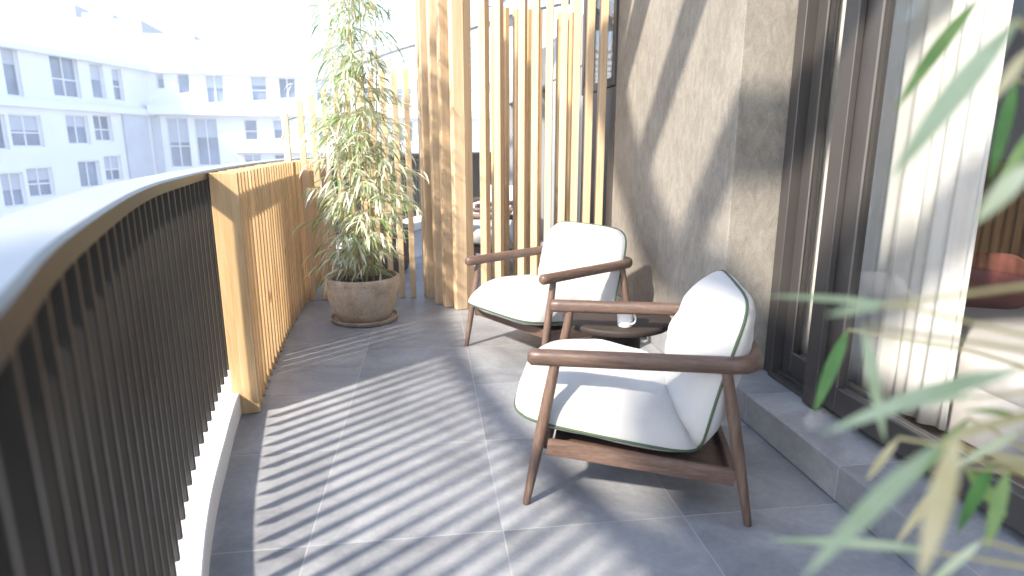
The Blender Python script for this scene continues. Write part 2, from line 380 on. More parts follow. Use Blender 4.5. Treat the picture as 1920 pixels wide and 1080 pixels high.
# ------------------------------------------------------------------ setting: floor, step, kerb
RAIL=Curve2([(.16,-.7),(.06,-.4),(-.11,0),(-.28,.43),(-.40,.72),(-.541,1.13),(-.68,1.57),(-.782,1.96),(-.868,2.4),(-.94,2.8),(-1.0,3.25),(-1.045,3.7),(-1.095,4.3),(-1.125,5.06),(-1.12,6),(-1.0,7),(-.78,8),(-.47,9),(-.2,9.65),(.45,11),(1.42,13.2)])
lend=RAIL.L[-1]
b=MB(); inner=RAIL.off(-.06,0,None,.15)
pts=[(p.x,p.y) for p in inner]
b.quad_faces([(x,y,0) for x,y in pts]+[(1.6,y,0) for x,y in pts],[(i,i+1,len(pts)+i+1,len(pts)+i) for i in range(len(pts)-1)])
b.quad_faces([(-1.6,-3,0),(1.6,-3,0),(1.6,pts[0][1],0),(-1.6,pts[0][1],0)],[(0,1,2,3)])
tag(b.build('terrace_floor',M['tiles']),kind='structure')
b=MB(); b.bb(1.42,1.95,-3,2.786,.004,.14); b.bb(1.408,1.4195,2.786,4.72,.004,.14)
tag(b.build('doorstep',M['step_tiles'],bevel=.004),kind='structure')
b=MB()
A=RAIL.off(.035,0,None,.1); Bq=RAIL.off(-.34,0,None,.1)
up=lambda L,z:[Vector((p.x,p.y,z)) for p in L]
b.strip(up(A,.004),up(A,.107)); b.strip(up(A,.107),up(RAIL.off(.031,0,None,.1),.111)); b.strip(up(RAIL.off(.031,0,None,.1),.111),up(Bq,.115)); b.strip(up(Bq,.115),up(Bq,-.5)); 
tag(b.build('kerb',M['white_plaster'],smooth=True,angle=30),kind='structure')
b=MB(); b.quad_faces([(-130,-110,-12),(130,-110,-12),(130,150,-12),(-130,150,-12)],[(0,1,2,3)])
tag(b.build('street',M['street']),kind='structure')

# ------------------------------------------------------------------ balcony railings
def railing(name,l0,l1,label,group):
    p0,_,_=RAIL.at(l0)
    root=empty(name,(p0.x,p0.y,0),0,label,'railing',group); off=Vector((p0.x,p0.y,0))
    b=MB(); i_=[p-off for p in RAIL.off(0,l0,l1,.05)]; o_=[p-off for p in RAIL.off(-.125,l0,l1,.05)]
    i2=[p-off for p in RAIL.off(-.006,l0,l1,.05)]; o2=[p-off for p in RAIL.off(-.119,l0,l1,.05)]
    b.strip(up(i_,1.113),up(i_,1.143)); b.strip(up(o_,1.143),up(o_,1.113)); b.strip(up(o_,1.113),up(i_,1.113))
    b.strip(up(i_,1.143),up(i2,1.149)); b.strip(up(o2,1.149),up(o_,1.143))
    tr=b.build('top_rail',M['bronze'],root)
    b=MB(); b.strip(up(i2,1.149),up(o2,1.149)); b.build('skylit_top_face',M['rail_top_skylit'],tr)  # top face of the rail, its sky sheen carried by the paler colour
    b=MB(); i3=[p-off for p in RAIL.off(-.03,l0,l1,.05)]; o3=[p-off for p in RAIL.off(-.06,l0,l1,.05)]
    n=int((l1-l0)/.1)
    first=None
    for k in range(n):
        p,t,nn=RAIL.at(l0+.05+k*.1); a=math.atan2(nn.y,nn.x)
        bb=MB(); bb.box((0,0,.655),(.058,.017,.915))
        if first is None:
            bar=bb.build('baluster',M['bronze'],root,bevel=.003,seg=1); first=bar
        else:
            bar=first.copy(); COL.objects.link(bar); bar.parent=root
        q=p-nn*.035-off; bar.location=(q.x,q.y,0); bar.rotation_euler=(0,0,a)
    return root
lmid=RAIL.l_at_y(6.0)
railing('balcony_railing',.02,lmid,'dark bronze curved railing with a broad top rail beside the timber fins','curved bronze railings')
railing('balcony_railing',lmid+.05,lend-.05,'dark railing of the next terrace seen past the plant and slats','curved bronze railings')

# ------------------------------------------------------------------ timber fin screen against the railing
l0=RAIL.l_at_y(2.90)
p0,_,_=RAIL.at(l0)
fs=empty('timber_fin_screen',(p0.x,p0.y,0),0,'low honey coloured timber screen of close upright fins against the railing','timber screen')
off=Vector((p0.x,p0.y,0)); first=None
for k in range(37):
    p,t,nn=RAIL.at(l0+(k*.106 if k<9 else .848+(k-8)*.097)); c=p+nn*.0615-off
    if k==0:
        b=MB(); b.box((0,0,.568),(.117,.03,1.136)); o=b.build('end_plank',M['larch'],fs,bevel=.0025,seg=1)
    else:
        if first is None:
            b=MB(); b.box((0,0,.567),(.115,.021,1.134)); o=first=b.build('fin',M['larch'],fs,bevel=.0025,seg=1)
        else: o=first.copy(); COL.objects.link(o); o.parent=fs
    o.location=(c.x,c.y,random.uniform(-.002,.002)+.003); o.rotation_euler=(0,0,math.atan2(nn.y,nn.x))

# ------------------------------------------------------------------ slat screens
def slats(name,label,items,mat,loc):
    root=empty(name,loc,0,label,'slat screen','upright timber slat screens'); meshes={}
    for x,y,h,wx,wy,ang in items:
        key=(h,wx,wy)
        if key not in meshes:
            b=MB(); b.box((0,0,h/2),(wx,wy,h)); o=b.build('slat',mat,root,bevel=.0025,seg=1); meshes[key]=o
        else: o=meshes[key].copy(); COL.objects.link(o); o.parent=root
        o.location=(x-loc[0],y-loc[1],.003); o.rotation_euler=(0,0,R(ang))
    return root
it=[(-1.045,4.95,1.49,.046,.046,4)]
for k in range(10):
    x=-.975+k*.0912; it.append((x,5.19+.01*math.sin(k),[1.60,1.64,1.69,1.73,1.76,1.79,1.81,1.83,1.84,1.845][k],.044,.05,6))
slats('slat_divider','row of slim pale slats with stepped tops standing behind the stone planter',it,M['larch_pale'],(-.6,5.19,0))
it=[]
for x,y,a,wd,th in [(-.058,5.22,12,.09,.06),(-.030,5.09,13,.092,.065),(.038,4.90,15,.09,.07),(.108,4.785,17,.093,.07),(.194,4.695,19,.09,.07),(.272,4.72,40,.085,.055)]:
    ca,sa=math.cos(R(a)),math.sin(R(a))
    it.append((x+ca*wd/2-sa*th/2,y+sa*wd/2+ca*th/2,2.9,wd,th,a))
for k,x in enumerate([.435,.545,.727,.828,.935,1.045,1.145,1.25,1.355]):
    it.append((x,4.83+.05*(k/8),2.9,.085,.052,60+4*min(k,7)))
slats('curved_slat_screen','tall pale timber slat screen curving from the passage to the concrete wall',it,M['larch_pale'],(.6,4.9,0))
it=[(.62+.105*k,5.86+.02*k,2.45,.04,.08,20) for k in range(8)]
slats('slat_partition','second row of tall slats behind the curved screen, in its shade',it,M['larch'],(.9,5.9,0))

# ------------------------------------------------------------------ walls
b=MB(); b.bb(1.42,1.95,2.79,4.72,.0,3.4)
tag(b.build('concrete_wall',M['concrete'],bevel=.004),'rough beige concrete wall panel between the slats and the glass door','wall')
b=MB(); b.bb(1.64,1.95,-3,2.786,2.46,3.4)
tag(b.build('door_lintel_wall',M['concrete']),'concrete wall above the glass sliding door','wall')

# far window by the slats, with towels on its shelf
wn=empty('window_unit',(1.44,5.25,0),0,'dark grey framed window with a blank panel below, behind the slat screen','window')
def prt(name,mat,root,boxes,bevel=.003,**k):
    b=MB(); L=root
    off=Vector((0,0,0)); q=root
    while q: off+=Vector(q.location); q=q.parent
    for (x0,x1,y0,y1,z0,z1) in boxes: b.bb(x0-off.x,x1-off.x,y0-off.y,y1-off.y,z0-off.z,z1-off.z)
    return b.build(name,mat,root,bevel=bevel,seg=1,**k)
fr=prt('frame',M['frame_metal'],wn,[(1.40,1.50,4.723,4.79,1.70,2.9),(1.40,1.50,5.66,5.73,1.70,2.9),(1.40,1.50,4.79,5.66,1.70,1.765),(1.40,1.50,4.79,5.66,2.84,2.9)])
prt('pane',M['glass'],wn,[(1.45,1.456,4.79,5.66,1.765,2.84)],0)
prt('lower_panel',M['frame_metal'],wn,[(1.415,1.50,4.723,5.73,.0,1.698)])
prt('back_board',M['dark_interior'],wn,[(1.95,1.97,4.6,5.9,1.5,2.95),(1.5,1.95,5.732,5.75,1.5,2.95),(1.5,1.95,4.7,4.722,1.5,1.7),(1.5,1.95,4.722,5.73,1.66,1.70)],0)  # dark boxing stands in for the unlit room behind the pane
def towel(loc,sz,mat,label):
    b=MB(); sx,sy,sz_=sz
    for k in range(2):
        path=[(0,-sy/2+sy*i/10,0) for i in range(11)]
        prof=[]
        b.sweep([(0,p[1],sz_*(k*.5-.25)) for p in path],sx,sz_*.5,14,3.0)
    o=b.build('folded_towel',mat,smooth=True); o.location=loc
    tag(o,label,'towel','towels stacked behind the window')
for i,(z,mt,lb) in enumerate([(1.80,'towel_white','folded white towel lowest in the stack behind the far window'),(1.97,'towel_white','folded white towel second from the bottom of the window stack'),(2.13,'towel_tan','tan folded towel between the white ones in the window'),(2.29,'towel_white','folded white towel above the tan one in the window stack')]):
    towel((1.66,5.02,z-.02),(.30,.42,.15),M[mt],lb)

# neighbouring terrace front further along
nb=empty('terrace_front',(1.45,9.5,0),0,'grey building front of the next terrace with dark openings, seen through the slats','building')
prt('fascia',M['grey_metal'],nb,[(1.43,1.75,5.80,14,1.98,2.42)])
prt('column',M['grey_metal'],nb,[(1.44,1.75,5.80,5.95,0,1.978)])
for y in (7.1,8.45,9.8,11.2,12.6):
    prt('column',M['grey_metal'],nb,[(1.44,1.75,y,y+.18,0,1.978)])
prt('opening_backing',M['dark_interior'],nb,[(1.80,1.85,5.8,14,0,2.4)],0)  # dark sheet stands in for the shade inside the openings
for y in (5.952,7.282,8.632,9.982,11.382,12.782):
    prt('dark_pane',M['pane'],nb,[(1.66,1.67,y,y+1.1,.05,1.976)],0)
def curtain(name,x,y0,y1,z0,z1,amp,waves,mat,label,seed=0,par=None):
    rnd=random.Random(seed); n=90; m=14; b=MB(); vs=[]
    for j in range(m+1):
        for i in range(n+1):
            u=i/n; vz=j/m
            ph=2*math.pi*waves*u+.9*math.sin(5*u+seed)
            a=amp*(.75+.35*math.sin(9*u+seed*2))*(1.0-.25*vz)
            vs.append((x+a*math.sin(ph)+.012*math.sin(3*ph+vz*2),y0+(y1-y0)*u+.35*a*math.cos(ph),z0+(z1-z0)*vz))
    fs=[(j*(n+1)+i,j*(n+1)+i+1,(j+1)*(n+1)+i+1,(j+1)*(n+1)+i) for j in range(m) for i in range(n)]
    b.quad_faces(vs,fs)
    o=b.build(name,mat,par,smooth=True)
    sd=o.modifiers.new('thickness','SOLIDIFY'); sd.thickness=.003
    if not par: tag(o,label,'curtain','pale linen curtains')
    return o
curtain('curtain',1.60,7.4,8.2,.05,1.97,.03,7,M['curtain'],'pale curtain in the far terrace opening behind the slats',5)
curtain('curtain',1.60,9.9,10.9,.05,1.97,.03,8,M['curtain'],'pale curtain in the farthest terrace opening, right of the tall slats',6)

# ------------------------------------------------------------------ sliding glass door
dr=empty('sliding_door',(1.7,1.2,.14),0,'grey brown framed sliding glass door standing on the tiled step','door')
prt('jamb',M['frame_metal'],dr,[(1.665,1.772,2.715,2.787,.142,2.46)])
prt('track',M['frame_metal'],dr,[(1.645,1.685,2.40,2.713,.142,.158),(1.690,1.86,-2.8,2.713,.142,.168)])
prt('head_rail',M['frame_metal'],dr,[(1.645,1.86,-2.8,2.713,2.38,2.457)])
lf=prt('fixed_leaf',M['frame_metal'],dr,[(1.715,1.765,2.637,2.712,.170,2.378),(1.715,1.765,2.10,2.635,.170,.275),(1.715,1.765,2.10,2.635,2.28,2.378)],.005)
prt('bead',M['bead'],lf,[(1.711,1.7145,2.626,2.635,.277,2.278),(1.711,1.7145,2.31,2.624,.277,.286)],0)
prt('glass_pane',M['glass'],lf,[(1.738,1.744,2.10,2.634,.277,2.278)],0)
lf=prt('sliding_leaf',M['frame_metal'],dr,[(1.645,1.695,2.20,2.372,.170,2.378),(1.645,1.695,.05,2.198,.170,.280),(1.645,1.695,.05,2.198,2.28,2.378),(1.645,1.695,-.06,.048,.170,2.378)],.005)
prt('pull_profile',M['frame_metal'],lf,[(1.612,1.643,2.285,2.37,.150,2.378)],.003)
prt('bead',M['bead'],lf,[(1.641,1.6445,2.189,2.198,.282,2.278)],0)
prt('glass_pane',M['glass'],lf,[(1.668,1.674,.05,2.197,.282,2.278)],0)
# room behind the door
b=MB()
b.bb(1.95,5.2,-2.5,3.3,.06,.10,0); tag(b.build('room_floor',M['inner_floor']),kind='structure')
b=MB(); b.bb(1.64,5.2,-2.5,3.3,2.62,2.70); b.bb(5.2,5.3,-2.5,3.3,.1,2.7); b.bb(1.96,5.3,-2.6,-2.5,.1,2.7)
tag(b.build('room_shell',M['inner_wall']),'plain dim walls of the bedroom behind the glass door','wall')
hb=MB()
for k in range(26): hb.bb(1.955+k*.125,1.955+k*.125+.121,3.12,3.16,.1,2.6)
tag(hb.build('timber_headboard_wall',M['headboard'],bevel=.003),'dark brown boarded wall behind the bed, seen through the glass','wall')
curtain('curtain',1.93,1.965,2.50,.175,2.5,.026,2.6,M['curtain'],'long white linen curtain hanging behind the sliding door leaf',1)
curtain('curtain',1.815,2.62,2.78,.175,2.5,.010,1.5,M['curtain'],'narrow gathered white curtain edge behind the fixed pane by the concrete wall',2)

# bed with cushion
def pillow(a,bq,top,bot,c=.4,p=2.6,q=2.0,n=28,shape=None,wr=.004,seed=0):
    """closed cushion mesh + its seam; local u->x, v->y, dome->z, then shape()"""
    ne=6.5 if c>=.2 else 10
    def xy(u,v):
        m_=max(abs(u),abs(v))
        if m_<1e-5: return 0.0,0.0
        k=(abs(u/m_)**ne+abs(v/m_)**ne)**(-1/ne); k=1+(k-1)*m_**3
        q=c*.35
        return a*u*k*math.sqrt(1-q*v*v/2),bq*v*k*math.sqrt(1-q*u*u/2)
    def pr(u): return max(0,1-abs(u)**p)**(1/q)
    g=[math.sin(math.pi/2*(2*i/n-1)) for i in range(n+1)]
    mb=MB(); vt=[];vb=[]
    for v in g:
        for u in g:
            x,y=xy(u,v); t=pr(u)*pr(v)
            wv=noise.noise(Vector((x*9+seed,y*9,seed)))*wr*2.2*t**.4
            # puckers that run in from the seam
            e=max(abs(u),abs(v)); s=(x if abs(v)>abs(u) else y)
            wv+=wr*.8*math.sin(s*95+4*noise.noise(Vector((s*14,seed,1))))*max(0,(e-.62)/.38)*(1-e)*3
            vt.append(Vector((x,y,top*t+wv*(t>0)))); vb.append(Vector((x,y,-bot*t-wv*.5*(t>0))))
    f=shape or (lambda w:w)
    m=n+1; vs=[f(w_) for w_ in vt]; idx={}
    bi=[]
    for j in range(m):
        for i in range(m):
            if i in(0,n) or j in(0,n): bi.append(j*m+i)
            else: bi.append(len(vs)); vs.append(f(vb[j*m+i]))
    fs=[]
    for j in range(n):
        for i in range(n):
            q0,q1,q2,q3=j*m+i,j*m+i+1,(j+1)*m+i+1,(j+1)*m+i
            fs.append((q0,q1,q2,q3)); 
            w4=(bi[q3],bi[q2],bi[q1],bi[q0])
            fs.append(w4)
    mb.quad_faces(vs,fs)
    ring=[(i,0) for i in range(n)]+[(n,j) for j in range(n)]+[(n-i,n) for i in range(n)]+[(0,n-j) for j in range(n)]
    seam=[vs[j*m+i] for i,j in ring]
    return mb,seam
def seam_tube(seam,r,name,mat,par):
    b=MB(); P=[Vector(p) for p in seam]; n=8; N_=len(P); vs=[]
    for i,p in enumerate(P):
        t=(P[(i+1)%N_]-P[i-1]).normalized(); a=t.cross(Vector((.31,.2,.93))).normalized(); c=a.cross(t)
        for k in range(n):
            w_=2*math.pi*k/n; vs.append(p+(a*math.cos(w_)+c*math.sin(w_))*r)
    fs=[(i*n+k,i*n+(k+1)%n,((i+1)%N_)*n+(k+1)%n,((i+1)%N_)*n+k) for i in range(N_) for k in range(n)]
    b.quad_faces(vs,fs); return b.build(name,mat,par,smooth=True)

bed=empty('bed',(2.9,2.1,.1),0,'low bed with pale beige cover behind the glass door','bed')
def shp(w_): return w_
mb,seam=pillow(.86,.98,.07,.20,.12,8,2.4,26,lambda w_:Vector((w_.x,w_.y,w_.z+.34)),.006,3)
mb.build('mattress',M['bed'],bed,smooth=True)
prt('bed_skirt',M['bed'],bed,[(2.06,3.74,1.15,3.05,.102,.40)],.02)
rm=Matrix.Rotation(R(62),3,'X')
mb,seam=pillow(.18,.135,.085,.075,.42,2.4,2,30,lambda w_:rm@w_,.012,9)
cu=mb.build('scatter_cushion',M['cushion_red'],smooth=True); cu.location=(2.60,2.56,.632); cu.rotation_euler=(0,0,R(-25))
tag(cu,'rust red cushion propped on the beige bed','cushion')
seam_tube(seam,.005,'piping',M['cushion_red'],cu)

# ------------------------------------------------------------------ armchairs
def make_chair(label,group,sd=1):
    root=empty('armchair',(0,0,0),0,label,'armchair',group)
    r=.075; zf,zr=.553,.562
    path=[]
    def zz(y): return zf+(zr-zf)*(y+.37)/.74
    ys=[-.385,-.372,-.34,-.2,0,.15,.29]
    path=[(-.352,y,zz(y)) for y in ys]
    for k in range(1,8):
        a=math.pi-k*math.pi/2/8
        path.append((-.352+r+r*math.cos(a),.29+r*math.sin(a),zr))
    path+= [(-.352+r+(.704-2*r)*k/6,.29+r+.012*math.sin(math.pi*k/6),zr) for k in range(0,7)]
    for k in range(1,8):
        a=math.pi/2-k*math.pi/2/8
        path.append((.352-r+r*math.cos(a),.29+r*math.sin(a),zr))
    path+= [(.352,y,zz(y)) for y in reversed(ys)]
    b=MB(); b.sweep(path,.052,.056,18,2.7); b.build('arm_rail',M['walnut'],root,smooth=True,angle=60)
    for sx in(-1,1):
        for (fy,ty,fx) in((-.388,-.292,.362),(.372,.268,.368)):
            b=MB(); A_=Vector((sx*fx,fy,0)); B_=Vector((sx*.350,ty,.535))
            ks=[0,.02,.25,.5,.75,1]; rr=[.0115,.0135,.0175,.0205,.0205,.0175]
            b.tube([A_.lerp(B_,k) for k in ks],rr,16); b.build('leg',M['walnut_leg'],root,smooth=True,angle=50)
        b=MB(); A_=Vector((sx*.347,-.315,.224)); B_=Vector((sx*.349,.318,.163))
        b.sweep([A_,A_.lerp(B_,.5),B_],.03,.060,16,5,endround=False); b.build('side_rail',M['walnut'],root,smooth=True,angle=35)
    b=MB(); b.box((0,-.318,.232),(.672,.026,.055)); b.build('front_rail',M['walnut'],root,bevel=.006)
    b=MB(); b.box((0,.315,.168),(.672,.026,.055)); b.build('rear_rail',M['walnut'],root,bevel=.006)
    b=MB(); 
    b.box((0,0,.180),(.660,.60,.012),rot=Matrix.Rotation(-.096,3,'X'))
    b.build('seat_board',M['walnut'],root)
    def seat(w_):
        y=w_.y-.112; return Vector((w_.x,y,.266-.146*(y+.11)+w_.z))
    mb,seam=pillow(.333,.348,.205,.055,.36,2.5,2.0,34,seat,.009,sd)
    s=mb.build('seat_cushion',M['fabric'],root,smooth=True); seam_tube(seam,.0052,'piping',M['piping'],s)
    def back(w_):
        t=(w_.y+.28)/.56            # 0 bottom .. 1 top
        y=.205+.075*t+.05*t*t; z=.215+.545*t
        return Vector((w_.x*(1+.03*t),y-w_.z+0,z+.10*w_.z))
    mb,seam=pillow(.338,.285,.145,.105,.24,2.5,2.0,34,back,.009,sd+1)
    s=mb.build('back_cushion',M['fabric'],root,smooth=True); seam_tube(seam,.0052,'piping',M['piping'],s)
    return root
G='walnut armchairs with ivory cushions'
ch=make_chair('nearest walnut armchair with ivory cushions and green piping, in front of the side table',G)
ch.location=(.79,2.20,0); ch.rotation_euler=(0,0,R(-107))
c2=make_chair('walnut armchair with ivory cushions standing beside the slat screen, behind the side table',G,17)
c2.location=(.73,3.69,0); c2.rotation_euler=(0,0,R(-59))
dup(ch,(.76,6.55,0),R(-107),'armchair beyond the slat screen with its long dark arm nearest to the slats',G)
dup(ch,(.70,8.0,0),R(-59),'farthest armchair beyond the slat screen, its white back above the other',G)

# ------------------------------------------------------------------ side table and mug
tb=empty('side_table',(.885,2.80,0),0,'round dark brown pedestal side table between the two armchairs','table')
b=MB(); b.lathe([(0,.415),(.243,.415),(.258,.419),(.263,.428),(.263,.441),(.260,.447),(.254,.45),(0,.45)],72); b.build('table_top',M['table'],tb,smooth=True,angle=40)
b=MB(); b.lathe([(0,0),(.118,0),(.12,.004),(.118,.414),(0,.414)],48); b.build('pedestal',M['table'],tb,smooth=True,angle=40)
mg=empty('mug',(.872,2.625,.4502),0,'plain white mug on the dark round table','mug')
b=MB(); b.lathe([(0,.0),(.029,.0),(.033,.003),(.035,.02),(.0415,.100),(.0422,.104),(.040,.104),(.038,.098),(.032,.012),(0,.010)],40); b.build('cup',M['porcelain'],mg,smooth=True,angle=60)
b=MB(); ang=R(-62); hp=[]
for k in range(13):
    a=-math.pi/2+math.pi*k/12; rr=.036+.026*math.cos(a)*1.0; hp.append((math.cos(ang)*rr,math.sin(ang)*rr,.046+.026*math.sin(a)))
b.tube(hp,.0042,10); b.build('handle',M['porcelain'],mg,smooth=True)

# ------------------------------------------------------------------ bamboo
def leaf(mb,base,d,L,wd,droop,m,roll=0,seg=5,fold=.25):
    d=Vector(d).normalized(); p=Vector(base); side=d.cross(Vector((0,0,1)))
    if side.length<.05: side=Vector((1,0,0))
    side.normalize(); side=Matrix.Rotation(roll,3,d)@side
    rows=[]
    for k in range(seg+1):
        t=k/seg; wv=wd*(math.sin(math.pi*min(1,t*.93+.07))**.75 if t<1 else 0)*(.55+.45*min(1,t*5))*(1 if t<.45 else 1-.35*(t-.45))
        up_=side.cross(d).normalized()
        rows.append((p+side*wv/2+up_*wv*fold*.5,p.copy(),p-side*wv/2+up_*wv*fold*.5))
        d=(d+Vector((0,0,-droop/seg))).normalized(); p=p+d*L/seg
        side=(side-d*side.dot(d)).normalized()
    vs=[v for r_ in rows for v in r_]; fs=[]
    for k in range(seg):
        a=3*k; fs+=[(a,a+1,a+4,a+3),(a+1,a+2,a+5,a+4)]
    mb.quad_faces(vs,fs,m)
LM=[M['leaf_green'],M['leaf_mint'],M['leaf_pale'],M['leaf_cream']]
def bamboo(loc,h,ncul,nleaf,rad,seed,label,z0=.27,rpot=.16,wts=(.17,.13,.38,.32),group='potted bamboos'):
    rnd=random.Random(seed); root=empty('bamboo_plant',(loc[0],loc[1],0),0,label,'bamboo',group)
    culms=[]
    for k in range(ncul):
        a=2*math.pi*k/ncul+rnd.uniform(-.4,.4); r0=rpot*rnd.uniform(.15,.75); hh=h*(1 if k==0 else rnd.uniform(.55,1.0))
        x0,y0=r0*math.cos(a),r0*math.sin(a); lean=rnd.uniform(.02,.10)*hh/h; path=[]
        for i in range(9):
            t=i/8; path.append(Vector((x0+lean*math.cos(a)*t*1.2+.02*math.sin(3*t+k),y0+lean*math.sin(a)*t*1.2+.02*math.cos(2.5*t+k),z0+(hh-z0)*t)))
        culms.append((path,hh)); b=MB(); b.tube(path,[.0075*(1-.7*i/8) for i in range(9)],7)
        b.build('culm',M['culm'],root,smooth=True)
    fb=MB(); tw=MB(); n=0
    while n<nleaf:
        path,hh=rnd.choice(culms); t=rnd.uniform(.02,1)**.85; i=min(7,int(t*8)); q=path[i].lerp(path[i+1],t*8-i)
        zz=q.z; 
        prof=rad*(.35+.65*math.sin(math.pi*min(1,max(0,(zz-.15)/(h*1.02-.15)))**.62)**.9)
        if zz>h*.62: prof*=max(.25,1-(zz-h*.62)/(h*.42))
        a=rnd.uniform(0,2*math.pi); Lb=prof*rnd.uniform(.25,1.0)
        d=Vector((math.cos(a),math.sin(a),rnd.uniform(.15,.75))).normalized(); pts=[q]; dd=d.copy(); p=q.copy()
        for s_ in range(4):
            p=p+dd*Lb/4; dd=(dd+Vector((0,0,-.2))).normalized(); pts.append(p.copy())
        tw.tube(pts,[.0019,.0016,.0014,.0012,.0008],4,caps=False)
        for s_ in range(rnd.randint(5,9)):
            tt=rnd.uniform(.3,1); j=min(3,int(tt*4)); bp=pts[j].lerp(pts[j+1],tt*4-j)
            aa=a+rnd.uniform(-1.1,1.1); ld=Vector((math.cos(aa),math.sin(aa),rnd.uniform(-.7,.25)))
            mi=rnd.choices((0,1,2,3),wts)[0]
            leaf(fb,bp,ld,rnd.uniform(.08,.18),rnd.uniform(.009,.016),rnd.uniform(.5,1.7),mi,rnd.uniform(-.9,.9),5); n+=1
    fb.quad_faces(tw.v,tw.f,4); fb.build('foliage',LM+[M['culm']],root,smooth=True)
    return root
def planter(name,loc,prof_out,soil_r,soil_z,mat,label):
    root=empty(name,loc,0,label,'planter','plant pots')
    b=MB(); b.lathe(prof_out,64); b.build('pot',mat,root,smooth=True,angle=50)
    b=MB(); n=40; vs=[(0,0,soil_z+.01)]
    for r_ in (.35,.7,1):
        for k in range(n):
            a=2*math.pi*k/n; vs.append((soil_r*r_*math.cos(a),soil_r*r_*math.sin(a),soil_z+.012*noise.noise(Vector((9*r_*math.cos(a),9*r_*math.sin(a),1)))))
    fs=[(0,1+k,1+(k+1)%n) for k in range(n)]+[(1+j*n+k,1+(j+1)*n+k,1+(j+1)*n+(k+1)%n,1+j*n+(k+1)%n) for j in range(2) for k in range(n)]
    b.quad_faces(vs,fs); b.build('soil',M['soil'],root,smooth=True)
    return root
PC=(-.497,4.53)
b=MB(); b.lathe([(0,.004),(.225,.004),(.236,.009),(.247,.034),(.240,.036),(.228,.018),(0,.016)],64)
sc=b.build('saucer',M['stone_pot'],smooth=True,angle=50); sc.location=(PC[0],PC[1],0); tag(sc,'round speckled stone saucer under the beige planter','saucer')
planter('planter',(PC[0],PC[1],.017),[(0,0),(.175,0),(.192,.01),(.222,.07),(.250,.15),(.266,.235),(.268,.285),(.262,.312),(.256,.318),(.246,.318),(.240,.308),(.243,.25),(0,.22)],.243,.272,M['stone_pot'],'round beige speckled stone planter on a saucer by the timber screen')
bamboo(PC,2.66,9,3300,.40,11,'tall pale leaved bamboo growing in the beige stone planter',.27,.16)
planter('planter',(-.47,6.35,0),[(0,0),(.20,0),(.235,.03),(.275,.15),(.29,.3),(.283,.42),(.275,.47),(.262,.475),(.25,.46),(.25,.40),(0,.38)],.252,.43,M['grey_pot'],'dark grey planter half hidden behind the slim slats')
bamboo((-.47,6.35),1.75,6,750,.36,23,'shorter bamboo in the dark grey planter behind the slim slats',.42,.16,(.34,.2,.3,.16))

# foreground bamboo at the right edge: leaves hang into view
FG=empty('bamboo_plant',(.62,.42,0),0,'blurred bamboo closest to the viewer, its broad leaves hanging in front of the door','bamboo','potted bamboos')
off=Vector((.62,.42,0))
ROOTS=[((.66,.40),2.0),((.60,.47),1.9),((.70,.52),2.1),((.56,.36),1.15)]
culm_paths=[]
for k,((x,y),h) in enumerate(ROOTS):
    path=[Vector((x+.015*math.sin(4*t+k)-.0*t,y+.012*math.cos(3*t+k),.27+(h-.27)*t)) for t in [i/10 for i in range(11)]]
    culm_paths.append(path); b=MB(); b.tube([p-off for p in path],[.008*(1-.55*i/10) for i in range(11)],8); b.build('culm',M['culm'],FG,smooth=True)
FGL=[M['leaf_green'],M['leaf_mint'],M['leaf_pale'],M['leaf_straw'],M['leaf_deep'],M['culm']]
fb=MB()
def fleaf(a,c,wd,m,roll,sag=.0,twig=True):
    a=Vector(a)-off; c=Vector(c)-off; d=c-a; L=d.length
    d0=d.normalized(); q=-(a+off-Vector((0,0,1.25))).normalized()      # most leaves turn their broad side to the open terrace
    sd=d0.cross(q).normalized(); ref=d0.cross(Vector((0,0,1))).normalized()
    ang=math.atan2(ref.cross(sd).dot(d0),ref.dot(sd))+(roll-.8)*.5
    leaf(fb,a,d0+Vector((0,0,sag*.5)),L,wd,sag,m,ang,9,.18)
    if twig:
        best=min((p for P in culm_paths for p in P),key=lambda p:((p-off)-a).length+.3*max(0,(p-off).z-a.z))-off
        mid=a.lerp(best,.5)+Vector((0,0,.01)); fb.tube([best,mid,a,a+d*.08],[.0026,.0020,.0014,.0008],6,m=5,caps=False)
